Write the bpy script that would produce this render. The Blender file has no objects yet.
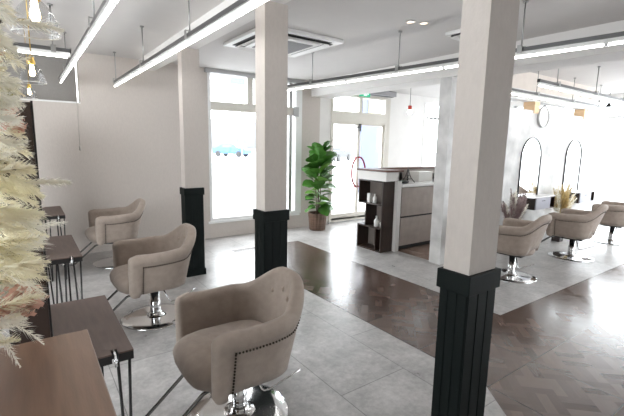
import bpy, bmesh, math, random
from mathutils import Vector, Matrix, Quaternion
random.seed(7)
sc = bpy.context.scene
COL = sc.collection
PI = math.pi

# ------------------------------------------------------------------ materials
MATS = {}
def nt(name):
    m = bpy.data.materials.new(name); m.use_nodes = True
    n = m.node_tree.nodes; l = m.node_tree.links
    return m, n, l, n['Principled BSDF']
def mat(name, col, rough=0.5, metal=0.0, bump=0.0, bscale=40, var=0.0, vscale=6, spec=0.5, stretch=(1,1,1), emit=None, estr=0, trans=0, coat=0, sheen=0, alpha=1):
    m, n, l, b = nt(name)
    b.inputs['Roughness'].default_value = rough
    b.inputs['Metallic'].default_value = metal
    b.inputs['Specular IOR Level'].default_value = spec
    b.inputs['Base Color'].default_value = (*col, 1)
    b.inputs['Transmission Weight'].default_value = trans
    b.inputs['Coat Weight'].default_value = coat
    b.inputs['Sheen Weight'].default_value = sheen
    b.inputs['Alpha'].default_value = alpha
    if emit:
        b.inputs['Emission Color'].default_value = (*emit, 1); b.inputs['Emission Strength'].default_value = estr
    tc = n.new('ShaderNodeTexCoord'); mp = n.new('ShaderNodeMapping'); mp.inputs['Scale'].default_value = stretch
    l.new(tc.outputs['Object'], mp.inputs['Vector'])
    if var > 0:
        nz = n.new('ShaderNodeTexNoise'); nz.inputs['Scale'].default_value = vscale; nz.inputs['Detail'].default_value = 5
        l.new(mp.outputs[0], nz.inputs['Vector'])
        cr = n.new('ShaderNodeMix'); cr.data_type = 'RGBA'
        cr.inputs[6].default_value = (*[max(0, c*(1-var)) for c in col], 1)
        cr.inputs[7].default_value = (*[min(1, c*(1+var)) for c in col], 1)
        mr = n.new('ShaderNodeMapRange'); mr.inputs[1].default_value = .3; mr.inputs[2].default_value = .7
        l.new(nz.outputs['Fac'], mr.inputs[0]); l.new(mr.outputs[0], cr.inputs[0]); l.new(cr.outputs[2], b.inputs['Base Color'])
    if bump > 0:
        nb = n.new('ShaderNodeTexNoise'); nb.inputs['Scale'].default_value = bscale; nb.inputs['Detail'].default_value = 3
        l.new(mp.outputs[0], nb.inputs['Vector'])
        bp = n.new('ShaderNodeBump'); bp.inputs['Strength'].default_value = bump; bp.inputs['Distance'].default_value = .01
        l.new(nb.outputs['Fac'], bp.inputs['Height']); l.new(bp.outputs[0], b.inputs['Normal'])
    MATS[name] = m
    return m

wallpaper = mat('linen_wallpaper', (.575,.525,.485), .8, bump=.15, bscale=120, var=.03, vscale=60, stretch=(1,1,.4))
white_wall = mat('white_plaster', (.78,.765,.745), .75, bump=.1, bscale=60, var=.02)
ceil_m = mat('white_ceiling', (.64,.622,.61), .8, bump=.08, bscale=80, var=.015)
beam_m = mat('beam_white', (.76,.745,.73), .8, bump=.08, bscale=80, var=.015)
concrete = mat('concrete_wallpaper', (.66,.655,.645), .7, bump=.15, bscale=30, var=.2, vscale=4)
recess_m = mat('grey_blind_fabric', (.30,.285,.27), .8, bump=.2, bscale=120, var=.03, vscale=40)
green_m = mat('dark_green_paint', (.0045,.0075,.007), .55, bump=.03, bscale=30, var=.06, spec=.14)
frame_beige = mat('beige_window_frame', (.66,.63,.57), .5, var=.02)
frame_white = mat('white_window_frame', (.80,.80,.79), .45, var=.02)
frame_grey = mat('grey_aluminium', (.42,.42,.42), .4, .3, var=.03)
fabric = mat('taupe_fabric', (.36,.295,.25), .85, bump=.35, bscale=260, var=.09, vscale=22, sheen=.15)
fabric_in = fabric
stud_m = mat('dark_nailhead', (.05,.035,.025), .35, .7)
button_m = mat('button_fabric', (.36,.29,.24), .6, var=.04)
chrome = mat('chrome', (.72,.72,.72), .12, 1.0, var=.04, vscale=3)
dchrome = mat('smoked_chrome', (.22,.22,.22), .2, 1.0, var=.04)
black_m = mat('black_metal', (.012,.011,.011), .4, var=.1)
black_pl = mat('black_plastic', (.02,.02,.02), .45, var=.1)
rail_m = mat('galvanised_rail', (.13,.13,.13), .38, .6, var=.05)
bracket_m = mat('zinc_bracket', (.36,.36,.35), .35, .8, var=.05)
tube_m = mat('light_tube', (1,1,1), .5, emit=(1,.975,.94), estr=9)
ac_m = mat('white_plastic', (.78,.78,.77), .4, var=.02)
grille_m = mat('grey_grille', (.30,.30,.31), .5, var=.05, vscale=60)
slot_m = mat('dark_slot', (.03,.03,.03), .6)
cap_m = mat('mahogany_trim', (.10,.035,.022), .35, var=.15, vscale=10, stretch=(1,12,12))
shelf_m = mat('dark_walnut', (.035,.020,.015), .4, var=.25, vscale=9, stretch=(6,6,1))
shelfback_m = mat('taupe_panel', (.30,.26,.235), .6, var=.06)
drawer_m = mat('greige_stone_laminate', (.40,.345,.31), .5, var=.1, vscale=8)
drawer_grey = mat('cool_grey_laminate', (.36,.36,.41), .4, var=.04)
counter_m = mat('white_counter', (.85,.84,.83), .25, var=.02)
desk_m = mat('brown_desk_veneer', (.115,.074,.060), .5, var=.14, vscale=7, stretch=(9,1,1), bump=.05, bscale=30)
table_m = mat('walnut_table_veneer', (.185,.105,.066), .36, var=.17, vscale=4, stretch=(11,1,1), bump=.05, bscale=30)
mback_m = mat('dark_brown_panel', (.045,.026,.020), .4, var=.15, vscale=8, stretch=(1,8,1))
mirror_m = mat('mirror_silver', (.92,.92,.92), .02, 1.0)
red_m = mat('red_lacquer', (.25,.006,.012), .35, var=.05)
socket_red = mat('red_lamp_socket', (.50,.05,.035), .4, var=.05)
gold_m = mat('brass', (.62,.42,.12), .28, 1.0, var=.05)
bulb_m = mat('warm_bulb', (1,.9,.7), .4, emit=(1,.72,.38), estr=40)
bulb_w = mat('white_bulb', (1,1,1), .4, emit=(1,.93,.85), estr=8)
leafA = mat('fiddle_leaf_green', (.065,.19,.03), .38, var=.35, vscale=7)
leafB = mat('young_leaf_green', (.14,.31,.05), .38, var=.25, vscale=7)
stem_m = mat('brown_stem', (.12,.08,.05), .7, var=.2)
soil_m = mat('potting_soil', (.04,.028,.02), .95, bump=.6, bscale=80, var=.3)
cream = mat('cream_pampas', (.97,.92,.77), .9, var=.05, vscale=12, sheen=.3)
ivory = mat('ivory_pampas', (.95,.93,.86), .9, var=.04, vscale=12, sheen=.3)
pinkp = mat('dusty_pink_petals', (.72,.46,.37), .85, var=.2, vscale=30)
olive = mat('olive_sprig', (.27,.26,.06), .8, var=.3, vscale=30)
seed_m = mat('brown_seed_head', (.10,.065,.04), .85, var=.3, vscale=30)
mauve = mat('mauve_grass', (.40,.31,.30), .9, var=.15, vscale=20)
yellowp = mat('straw_yellow_grass', (.72,.60,.34), .9, var=.15, vscale=20)
vase_m = mat('dark_brown_vase', (.03,.02,.018), .35, var=.1)
ceram = mat('white_ceramic', (.75,.74,.71), .3, var=.03)
peach = mat('pale_birch_wood', (.72,.50,.30), .55, var=.1, vscale=6, stretch=(1,1,6))
exit_m = mat('exit_green', (.02,.42,.22), .4, emit=(.05,.75,.4), estr=.25)
exit_w = mat('exit_white', (.9,.9,.9), .4, emit=(.9,1,.95), estr=.6)
cord_m = mat('grey_cord', (.42,.40,.36), .6)
for pm in (cream, ivory, pinkp, mauve, yellowp):
    n = pm.node_tree.nodes; l = pm.node_tree.links; out = n['Material Output']; b0 = n['Principled BSDF']
    trl = n.new('ShaderNodeBsdfTranslucent'); mx = n.new('ShaderNodeMixShader'); mx.inputs[0].default_value = .45
    src = b0.inputs['Base Color'].links[0].from_socket; l.new(src, trl.inputs[0])
    l.new(b0.outputs[0], mx.inputs[1]); l.new(trl.outputs[0], mx.inputs[2]); l.new(mx.outputs[0], out.inputs[0])

def glass(name, tint=(1,1,1), rough=0.0, ior=1.45, arch=True, solid=False):
    m, n, l, b = nt(name)
    out = n['Material Output']
    if solid:
        b.inputs['Base Color'].default_value = (*tint,1); b.inputs['Roughness'].default_value = rough
        b.inputs['Transmission Weight'].default_value = 1; b.inputs['IOR'].default_value = ior
        return m
    tr = n.new('ShaderNodeBsdfTransparent'); tr.inputs[0].default_value = (*tint, 1)
    gl = n.new('ShaderNodeBsdfGlossy'); gl.inputs['Roughness'].default_value = .02
    fr = n.new('ShaderNodeFresnel'); fr.inputs['IOR'].default_value = ior
    mx = n.new('ShaderNodeMixShader')
    ge = n.new('ShaderNodeNewGeometry'); iv = n.new('ShaderNodeMath'); iv.operation = 'SUBTRACT'; iv.inputs[0].default_value = 1; l.new(ge.outputs['Backfacing'], iv.inputs[1])
    ml = n.new('ShaderNodeMath'); ml.operation = 'MULTIPLY'; l.new(fr.outputs[0], ml.inputs[0]); l.new(iv.outputs[0], ml.inputs[1])
    l.new(ml.outputs[0], mx.inputs[0]); l.new(tr.outputs[0], mx.inputs[1]); l.new(gl.outputs[0], mx.inputs[2]); l.new(mx.outputs[0], out.inputs[0])
    return m
pane_m = glass('window_glass', (.97,.98,.98), ior=1.3)
bell_m = glass('clear_bell_glass', (.93,.93,.93), ior=1.5)

# floors ---------------------------------------------------------------
def stone_floor():
    m, n, l, b = nt('grey_stone_tile')
    tc = n.new('ShaderNodeTexCoord'); mp = n.new('ShaderNodeMapping')
    mp.inputs['Location'].default_value = (-.05,-.19,0)
    mp.inputs['Rotation'].default_value = (0,0,-PI/2)
    l.new(tc.outputs['Object'], mp.inputs['Vector'])
    br = n.new('ShaderNodeTexBrick'); br.inputs['Scale'].default_value = 1; br.inputs['Mortar Size'].default_value = .003
    br.inputs['Brick Width'].default_value = 1.1; br.inputs['Row Height'].default_value = .55; br.inputs['Bias'].default_value = 0
    br.inputs['Color1'].default_value = (.41,.395,.385,1); br.inputs['Color2'].default_value = (.465,.45,.44,1); br.inputs['Mortar'].default_value = (.22,.215,.21,1)
    l.new(mp.outputs[0], br.inputs['Vector'])
    n1 = n.new('ShaderNodeTexNoise'); n1.inputs['Scale'].default_value = 4.2; n1.inputs['Detail'].default_value = 9; n1.inputs['Roughness'].default_value = .68
    l.new(tc.outputs['Object'], n1.inputs['Vector'])
    mr = n.new('ShaderNodeMapRange'); mr.inputs[1].default_value = .3; mr.inputs[2].default_value = .7; mr.inputs[3].default_value = .66; mr.inputs[4].default_value = 1.22
    l.new(n1.outputs['Fac'], mr.inputs[0])
    n3 = n.new('ShaderNodeTexNoise'); n3.inputs['Scale'].default_value = 26; n3.inputs['Detail'].default_value = 8; n3.inputs['Roughness'].default_value = .7
    l.new(tc.outputs['Object'], n3.inputs['Vector'])
    m3 = n.new('ShaderNodeMapRange'); m3.inputs[1].default_value = .32; m3.inputs[2].default_value = .68; m3.inputs[3].default_value = .80; m3.inputs[4].default_value = 1.14
    l.new(n3.outputs['Fac'], m3.inputs[0]); mm = n.new('ShaderNodeMath'); mm.operation = 'MULTIPLY'; l.new(mr.outputs[0], mm.inputs[0]); l.new(m3.outputs[0], mm.inputs[1])
    mx = n.new('ShaderNodeMix'); mx.data_type = 'RGBA'; mx.blend_type = 'MULTIPLY'; mx.inputs[0].default_value = 1
    l.new(br.outputs['Color'], mx.inputs[6]); l.new(mm.outputs[0], mx.inputs[7]); l.new(mx.outputs[2], b.inputs['Base Color'])
    b.inputs['Roughness'].default_value = .34; b.inputs['Specular IOR Level'].default_value = .55
    r2 = n.new('ShaderNodeMapRange'); r2.inputs[1].default_value = .3; r2.inputs[2].default_value = .7; r2.inputs[3].default_value = .26; r2.inputs[4].default_value = .42
    l.new(n1.outputs['Fac'], r2.inputs[0]); l.new(r2.outputs[0], b.inputs['Roughness'])
    bp = n.new('ShaderNodeBump'); bp.inputs['Strength'].default_value = .12; bp.inputs['Distance'].default_value = .004
    l.new(n1.outputs['Fac'], bp.inputs['Height']); l.new(bp.outputs[0], b.inputs['Normal'])
    return m
def wood_floor(name, c1, c2):
    m, n, l, b = nt(name)
    def M(op, a, bb=None, c=None):
        x = n.new('ShaderNodeMath'); x.operation = op
        for i, v in enumerate((a, bb, c)):
            if v is None: continue
            if isinstance(v, (int, float)): x.inputs[i].default_value = v
            else: l.new(v, x.inputs[i])
        return x.outputs[0]
    tc = n.new('ShaderNodeTexCoord'); sp = n.new('ShaderNodeSeparateXYZ'); l.new(tc.outputs['Object'], sp.inputs[0])
    x0, y0 = sp.outputs[0], sp.outputs[1]
    T = .56
    tx = M('DIVIDE', M('SUBTRACT', x0, 2.30), T); ty = M('DIVIDE', M('SUBTRACT', y0, 1.81), T)
    fx = M('FRACT', tx); fy = M('FRACT', ty)
    # joint lines between the square tiles
    ex = M('MINIMUM', fx, M('SUBTRACT', 1, fx)); ey = M('MINIMUM', fy, M('SUBTRACT', 1, fy))
    edge = M('MINIMUM', ex, ey); joint = M('LESS_THAN', edge, .006)
    # basket weave turned by 45 degrees inside each tile
    u = M('MULTIPLY', M('ADD', fx, fy), 2.1); v = M('MULTIPLY', M('SUBTRACT', fx, fy), 2.1)
    cu = M('FLOOR', u); cv = M('FLOOR', v)
    par = M('MODULO', M('ADD', M('ADD', cu, cv), 40), 2)
    fu = M('FRACT', u); fv = M('FRACT', v)
    s = M('ADD', M('MULTIPLY', fu, par), M('MULTIPLY', fv, M('SUBTRACT', 1, par)))
    t = M('ADD', M('MULTIPLY', fv, par), M('MULTIPLY', fu, M('SUBTRACT', 1, par)))
    pl = M('FLOOR', M('MULTIPLY', s, 3))
    sj = M('FRACT', M('MULTIPLY', s, 3)); pj = M('LESS_THAN', M('MINIMUM', sj, M('SUBTRACT', 1, sj)), .03)
    cb = n.new('ShaderNodeCombineXYZ')
    l.new(M('ADD', M('MULTIPLY', cu, 3.1), M('FLOOR', tx)), cb.inputs[0]); l.new(M('ADD', M('MULTIPLY', cv, 5.7), M('FLOOR', ty)), cb.inputs[1]); l.new(M('ADD', pl, M('MULTIPLY', par, 9)), cb.inputs[2])
    wn = n.new('ShaderNodeTexWhiteNoise'); l.new(cb.outputs[0], wn.inputs['Vector'])
    gc = n.new('ShaderNodeCombineXYZ'); l.new(M('MULTIPLY', s, 26), gc.inputs[0]); l.new(M('MULTIPLY', t, 3), gc.inputs[1]); l.new(wn.outputs[0], gc.inputs[2])
    gn = n.new('ShaderNodeTexNoise'); gn.inputs['Scale'].default_value = 1; gn.inputs['Detail'].default_value = 4; l.new(gc.outputs[0], gn.inputs['Vector'])
    fac = M('ADD', M('MULTIPLY', wn.outputs[0], .65), M('MULTIPLY', gn.outputs['Fac'], .35))
    mx = n.new('ShaderNodeMix'); mx.data_type = 'RGBA'; mx.inputs[6].default_value = (*c1, 1); mx.inputs[7].default_value = (*c2, 1); l.new(fac, mx.inputs[0])
    m2 = n.new('ShaderNodeMix'); m2.data_type = 'RGBA'; m2.inputs[7].default_value = (.02,.014,.012,1); l.new(joint, m2.inputs[0]); l.new(mx.outputs[2], m2.inputs[6])
    l.new(m2.outputs[2], b.inputs['Base Color'])
    l.new(M('ADD', M('MULTIPLY', wn.outputs[0], .07), .18), b.inputs['Roughness'])
    b.inputs['Specular IOR Level'].default_value = .62
    bp = n.new('ShaderNodeBump'); bp.inputs['Strength'].default_value = .06; bp.inputs['Distance'].default_value = .001
    h = M('SUBTRACT', 1, M('MAXIMUM', joint, M('MULTIPLY', pj, .5)))
    l.new(h, bp.inputs['Height']); l.new(bp.outputs[0], b.inputs['Normal'])
    return m
stone_m = stone_floor()
wood_m = wood_floor('brown_parquet', (.050,.028,.021), (.125,.082,.065))
woodr_m = wood_floor('light_brown_parquet', (.24,.165,.13), (.30,.22,.18))

# ------------------------------------------------------------------ mesh builder
class MB:
    def __init__(s): s.v = []; s.f = []; s.sm = []
    def add(s, vs, fs, smooth=False, M=None):
        o = len(s.v)
        for p in vs:
            p = Vector(p)
            if M is not None: p = M @ p
            s.v.append(p)
        for f in fs: s.f.append([o+i for i in f]); s.sm.append(smooth)
        return s
    def box(s, x0, x1, y0, y1, z0, z1, M=None, bev=0):
        if bev <= 0:
            vs = [(x,y,z) for z in (z0,z1) for y in (y0,y1) for x in (x0,x1)]
            return s.add(vs, [(0,2,3,1),(4,5,7,6),(0,1,5,4),(2,6,7,3),(0,4,6,2),(1,3,7,5)], False, M)
        bm = bmesh.new(); bmesh.ops.create_cube(bm, size=1)
        for v in bm.verts: v.co = Vector(((x0+x1)/2+v.co.x*(x1-x0), (y0+y1)/2+v.co.y*(y1-y0), (z0+z1)/2+v.co.z*(z1-z0)))
        bmesh.ops.bevel(bm, geom=bm.edges[:], offset=bev, segments=2, affect='EDGES', profile=.5)
        s.add([v.co.copy() for v in bm.verts], [[v.index for v in f.verts] for f in bm.faces] if not bm.verts.index_update() else [], False, M); bm.free(); return s
    def tube(s, pts, r, n=10, cap=True, M=None, closed=False):
        pts = [Vector(p) for p in pts]; k = len(pts)
        rr = r if isinstance(r, (list, tuple)) else [r]*k
        vs = []; prev = None
        for i, p in enumerate(pts):
            if closed: t = pts[(i+1)%k] - pts[i-1]
            else: t = pts[min(i+1,k-1)] - pts[max(i-1,0)]
            t.normalize()
            if prev is None:
                a = Vector((0,0,1)) if abs(t.z) < .9 else Vector((1,0,0))
                u = t.cross(a).normalized()
            else: u = (prev - t*prev.dot(t)).normalized()
            prev = u; w = t.cross(u)
            for j in range(n):
                a = 2*PI*j/n; vs.append(p + (u*math.cos(a)+w*math.sin(a))*rr[i])
        fs = []
        for i in range(k if closed else k-1):
            for j in range(n):
                a = i*n+j; b = i*n+(j+1)%n; c = ((i+1)%k)*n+(j+1)%n; d = ((i+1)%k)*n+j
                fs.append((a,b,c,d))
        s.add(vs, fs, True, M)
        if cap and not closed:
            o = len(s.v)-len(vs)
            s.f.append([o+j for j in range(n)][::-1]); s.sm.append(False)
            s.f.append([o+(k-1)*n+j for j in range(n)]); s.sm.append(False)
        return s
    def lathe(s, prof, n=28, c=(0,0,0), M=None, smooth=True, caps=True):
        vs = []; fs = []
        for r, z in prof:
            for j in range(n):
                a = 2*PI*j/n; vs.append((c[0]+r*math.cos(a), c[1]+r*math.sin(a), c[2]+z))
        k = len(prof)
        for i in range(k-1):
            for j in range(n): fs.append((i*n+j, i*n+(j+1)%n, (i+1)*n+(j+1)%n, (i+1)*n+j))
        s.add(vs, fs, smooth, M); o = len(s.v)-len(vs)
        if caps:
            if prof[0][0] > 1e-4: s.f.append([o+j for j in range(n)][::-1]); s.sm.append(False)
            if prof[-1][0] > 1e-4: s.f.append([o+(k-1)*n+j for j in range(n)]); s.sm.append(False)
        return s
    def ball(s, c, r, n=10, sx=1, sy=1, sz=1, M=None):
        prof = [(max(1e-5, math.sin(PI*i/n)*r), -math.cos(PI*i/n)*r) for i in range(n+1)]
        vs = []; fs = []; m = n+4
        for rr, z in prof:
            for j in range(m):
                a = 2*PI*j/m; vs.append((c[0]+rr*math.cos(a)*sx, c[1]+rr*math.sin(a)*sy, c[2]+z*sz))
        for i in range(n):
            for j in range(m): fs.append((i*m+j, i*m+(j+1)%m, (i+1)*m+(j+1)%m, (i+1)*m+j))
        return s.add(vs, fs, True, M)
    def prism(s, poly, z0, z1, M=None):
        k = len(poly)
        vs = [(x,y,z0) for x,y in poly]+[(x,y,z1) for x,y in poly]
        fs = [tuple(range(k))[::-1], tuple(range(k,2*k))]+[(i,(i+1)%k,k+(i+1)%k,k+i) for i in range(k)]
        return s.add(vs, fs, False, M)
    def build(s, name, m, parent=None, loc=None):
        me = bpy.data.meshes.new(name); me.from_pydata([tuple(v) for v in s.v], [], s.f); me.validate()
        if len(me.polygons) == len(s.sm): me.polygons.foreach_set('use_smooth', s.sm)
        bm = bmesh.new(); bm.from_mesh(me); bmesh.ops.recalc_face_normals(bm, faces=bm.faces[:]); bm.to_mesh(me); bm.free()
        me.materials.append(m)
        o = bpy.data.objects.new(name, me); COL.objects.link(o)
        if parent: o.parent = parent
        if loc: o.location = loc
        return o
def tag(o, label=None, cat=None, group=None, kind=None):
    if label: o['label'] = label
    if cat: o['category'] = cat
    if group: o['group'] = group
    if kind: o['kind'] = kind
    return o
def thing(name, label, cat, loc=(0,0,0), rz=0, group=None):
    o = bpy.data.objects.new(name, None); COL.objects.link(o); o.empty_display_size = .1
    o.location = loc; o.rotation_euler = (0,0,rz); return tag(o, label, cat, group)
def st(o): o['kind'] = 'structure'; return o
KIDS = {}
def copy_tree(o, parent=None):
    c = o.copy(); COL.objects.link(c)
    if parent: c.parent = parent
    for ch in [x for x in list(COL.objects) if x.parent == o]: copy_tree(ch, c)
    return c
def bx(*a, **k): return MB().box(*a, **k)

# ------------------------------------------------------------------ the room
XW, XE, YS, YN, H = -2.6, 9.6, -2.6, 6.03, 2.60
st(bx(XW-.2, XE+.2, YS-.2, YN+.2, -.1, 0).build('floor', stone_m))
strip = [(2.30,5.15),(2.30,1.27),(2.12,1.03),(-.40,-2.33),(-.40,-2.59),(XE,-2.59),(XE,1.81),(3.42,1.81),(3.42,5.15)]
st(MB().prism(strip, 0, .002).build('floor', wood_m))
rec = [(4.22,3.33),(4.22,3.28),(6.2,3.28),(6.2,4.9),(4.32,4.9),(4.32,3.6)]
st(MB().prism([(4.32,3.285),(6.3,3.285),(6.3,4.365),(4.32,4.365)], 0, .002).build('floor', woodr_m))
st(bx(XW-.2, XE+.2, YS-.2, YN+.2, H, H+.1).build('ceiling', ceil_m))
b = MB(); b.box(XW-.2, XW, YS-.2, .2, 0, H); b.box(XW-.2, XW, 4.6, YN+.2, 0, H); b.box(XW-.2, XW, .2, 4.6, 0, .5); b.box(XW-.2, XW, .2, 4.6, 2.35, H); st(b.build('wall_left', wallpaper))


def wall_x(name, y0, y1, x0, x1, z1, opens, m):
    b = MB(); cuts = sorted(set([x0, x1]+[o[0] for o in opens]+[o[1] for o in opens]))
    for a, c in zip(cuts, cuts[1:]):
        mid = (a+c)/2; op = sorted([(o[2], o[3]) for o in opens if o[0] <= mid <= o[1]])
        z = 0
        for p, q in op:
            if p > z+1e-4: b.box(a, c, y0, y1, z, p)
            z = q
        if z < z1-1e-4: b.box(a, c, y0, y1, z, z1)
    return st(b.build(name, m))
W1 = (2.33, 3.97, .27, 2.58); D1 = (4.70, 6.24, 0.0, 2.47); W2 = (7.33, 8.25, .5, 2.48)
wall_x('wall_back', YN, YN+.2, .64, 4.45, H, [W1], wallpaper)
wall_x('wall_back', YN, YN+.2, 4.45, XE+.2, H, [D1, W2], white_wall)
# part of the back wall left of the recess, with the deep niche over it
b = MB(); b.box(XW, .64, YN, YN+.3, 0, 1.965); b.build('wall_back', wallpaper)['kind'] = 'structure'
st(bx(XW, .64, YN+.3, YN+.34, 1.965, H).build('wall_back', wallpaper))
st(bx(XW, .64, YN-.004, YN+.3, 1.965, 1.985).build('trim_1', frame_white))
t = thing('roller_blind', 'grey fabric roller blind filling the recess above the back wall ledge', 'blind', (-.98, YN+.16, 1.985))
MB().box(-1.60, 1.60, -.004, .004, 0, .56).build('blind_fabric', recess_m, t)
MB().tube([(-1.60,0,.585),(1.60,0,.585)], .028, 12).build('roller_tube', frame_white, t)
t = thing('pull_cord', 'thin grey blind pull cord with a small tassel weight hanging on the back wall', 'cord', (.60, YN-.02, 1.37))
MB().tube([(0,0,.05),(0,0,.60)], .003, 6).build('cord', cord_m, t)
MB().lathe([(.006,0),(.012,.01),(.012,.05),(.005,.065)], 10).build('cord_weight', cord_m, t)
st(bx(.64, 4.45, YN-.012, YN, 0, .055).build('baseboard_back', wallpaper))
st(bx(XW, .64, YN-.012, YN, 0, .055).build('baseboard_back_left', wallpaper))

# beams
st(bx(1.37, 1.575, YS, YN, 2.475, H-.0005).build('beam_over_columns', beam_m)); bpy.data.objects['beam_over_columns'].name = 'ceiling_beam'
st(bx(4.25, 4.68, YS, YN, 2.345, H-.0005).build('ceiling_beam', beam_m))

# window 1
def frame_rect(b, x0, x1, z0, z1, w, y0, y1):
    b.box(x0, x1, y0, y1, z0, z0+w); b.box(x0, x1, y0, y1, z1-w, z1)
    b.box(x0, x0+w, y0, y1, z0+w, z1-w); b.box(x1-w, x1, y0, y1, z0+w, z1-w)
w = thing('window_1', '', None, (0,0,0)); w['kind'] = 'structure'
b = MB(); frame_rect(b, 2.33, 3.97, .27, 2.58, .045, YN-.015, YN+.12); b.build('window_frame', frame_white, w)
b = MB(); b.box(2.375, 3.925, YN+.0, YN+.09, 2.0, 2.13); b.box(3.00, 3.10, YN, YN+.09, 2.13, 2.535); b.box(3.16, 3.22, YN+.01, YN+.09, 2.13, 2.535); b.build('transom_bar', frame_beige, w)
b = MB(); b.box(3.80, 3.86, YN+.01, YN+.10, .315, 2.0); b.box(3.80, 3.86, YN+.01, YN+.10, 2.13, 2.535); b.build('window_mullion', frame_grey, w)
bx(2.375, 3.925, YN+.05, YN+.055, .315, 2.0).build('pane', pane_m, w); bx(2.375, 3.925, YN+.05, YN+.055, 2.13, 2.535).build('pane', pane_m, w)
bx(2.29, 4.01, YN-.04, YN-.012, .235, .272, bev=.004).build('window_sill', frame_white, w)
bx(2.28, 4.06, YN-.07, YN-.001, 2.54, 2.598, bev=.004).build('curtain_rail_box', frame_grey, w)
bx(3.96, 4.05, YN-.012, YN-.001, .27, 2.54).build('window_casing', frame_white, w)
bx(3.86, 3.97, YN-.03, YN-.016, 1.98, 2.14).build('latch_plate', frame_grey, w)

# entrance doors
d = thing('door_1', '', None); d['kind'] = 'structure'
b = MB(); frame_rect(b, 4.70, 6.24, 0, 2.47, .05, YN-.02, YN+.10)
b.box(4.75, 6.10, YN-.018, YN+.098, 1.93, 2.14); b.box(5.40, 5.48, YN-.01, YN+.09, 2.14, 2.42)
b.box(6.10, 6.19, YN-.016, YN+.096, .05, 2.42); b.build('door_frame', frame_beige, d)
def leaf(x0, x1, nm, wdt, mm):
    f = MB(); frame_rect(f, x0, x1, .05, 1.93, wdt, YN+.01, YN+.06)
    f.box(x0+wdt, x1-wdt, YN+.01, YN+.06, .05, .17)
    lf = f.build(nm, mm, d)
    bx(x0+wdt, x1-wdt, YN+.032, YN+.037, .17, 1.93-wdt).build('pane', pane_m, lf)
    return lf
leaf(4.75, 5.425, 'door_leaf', .035, frame_beige); leaf(5.425, 6.10, 'door_leaf', .035, frame_beige)
bx(4.75, 5.40, YN+.04, YN+.045, 2.14, 2.42).build('transom_pane', pane_m, d); bx(5.48, 6.10, YN+.04, YN+.045, 2.14, 2.42).build('transom_pane', pane_m, d)
b = MB(); b.box(5.40, 5.44, YN-.035, YN, 1.78, 1.92); b.box(5.36, 5.41, YN-.03, YN, 1.84, 1.87); b.build('door_closer', black_pl, d)
for cx, sgn in ((5.345, -1), (5.44, 1)):
    pts = []
    for i in range(21):
        a = -1.3+2.6*i/20
        pts.append((cx+sgn*.13*(math.cos(a)-math.cos(1.3))/(1-math.cos(1.3)), YN-.05, .98+.29*math.sin(a)/math.sin(1.3)))
    pts = [(pts[0][0], YN+.012, pts[0][2])]+pts+[(pts[-1][0], YN+.012, pts[-1][2])]
    MB().tube(pts, .018, 8).build('door_pull', red_m, d)
# faint shop lettering on the glass: a row of thin strokes
b = MB()
for k, pl_ in enumerate([[(0,.05),(0,-.05)],[(.03,.05),(.03,-.05)],[(.06,.0),(.10,.0),(.09,.025),(.07,.025),(.06,0),(.065,-.04),(.1,-.045)],[(.13,.02),(.13,-.045)],[(.13,.0),(.16,.02),(.175,0),(.175,-.045)]]):
    b.tube([(5.02+x*1.15, YN+.028, 1.44+z*1.1) for x, z in pl_], .004, 5)
b.build('shop_lettering', mat('pale_grey_vinyl', (.55,.52,.53), .6), d)
st(bx(4.68, 6.26, YN-.035, YN-.021, 0, .02).build('trim_2', frame_grey))
# window 2 right of the door
w = thing('window_2', '', None); w['kind'] = 'structure'
b = MB(); frame_rect(b, 7.33, 8.25, .5, 2.48, .04, YN-.01, YN+.12); b.box(7.37, 8.21, YN+.02, YN+.08, 2.12, 2.17); b.build('window_frame', frame_white, w)
bx(7.37, 8.21, YN+.05, YN+.055, .54, 2.44).build('pane', pane_m, w)
b = MB()
for k in range(6): b.box(7.45+.13*k, 7.475+.13*k, YN-.012, YN+.02, 2.13, 2.155)
b.build('hook', black_pl, w)

w = thing('window_unseen_west', '', None); w['kind'] = 'structure'  # unseen west window, added to throw daylight on the columns' left faces
b = MB()
for y in (.2, 1.3, 2.4, 3.5, 4.56): b.box(XW-.12, XW-.05, y, y+.04, .5, 2.35)
b.box(XW-.12, XW-.05, .2, 4.6, .5, .54); b.box(XW-.12, XW-.05, .2, 4.6, 2.31, 2.35); b.build('window_frame', frame_white, w)
bx(XW-.09, XW-.084, .2, 4.6, .54, 2.31).build('pane', pane_m, w)
wall_x('wall_front', YS-.2, YS, XW, XE+.2, H, [(5.2, 9.4, .10, 2.45)], white_wall)
w = thing('window_added_front', '', None); w['kind'] = 'structure'  # unseen front glazing behind the camera, added to brighten the right-hand area
b = MB()
for x in (5.2, 6.6, 8.0, 9.36): b.box(x, x+.04, YS-.12, YS-.05, .10, 2.45)
b.box(5.2, 9.4, YS-.12, YS-.05, .10, .14); b.box(5.2, 9.4, YS-.12, YS-.05, 2.41, 2.45); b.build('window_frame', frame_white, w)
bx(5.2, 9.4, YS-.09, YS-.084, .14, 2.41).build('pane', pane_m, w)
# right (east) glazed shop front
w = thing('window_3', '', None); w['kind'] = 'structure'
b = MB()
YG = .5
ys = [.53, 2.2, 3.8, 5.2, YN]
for y in ys: b.box(XE, XE+.08, max(YG,y-.03), min(YN,y+.03), 0, 2.5)
b.box(XE, XE+.08, YG, YN, 0, .08); b.box(XE, XE+.08, YG, YN, 2.12, 2.18); b.box(XE, XE+.08, YG, YN, 2.46, 2.52)
b.build('window_frame', frame_white, w)
bx(XE+.03, XE+.036, YG, YN, .08, 2.46).build('pane', pane_m, w)
b = MB(); b.box(XE, XE+.2, YG, YN, 2.52, H); b.box(XE, XE+.2, YS, YG, 0, H); st(b.build('wall_right', white_wall))

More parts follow.
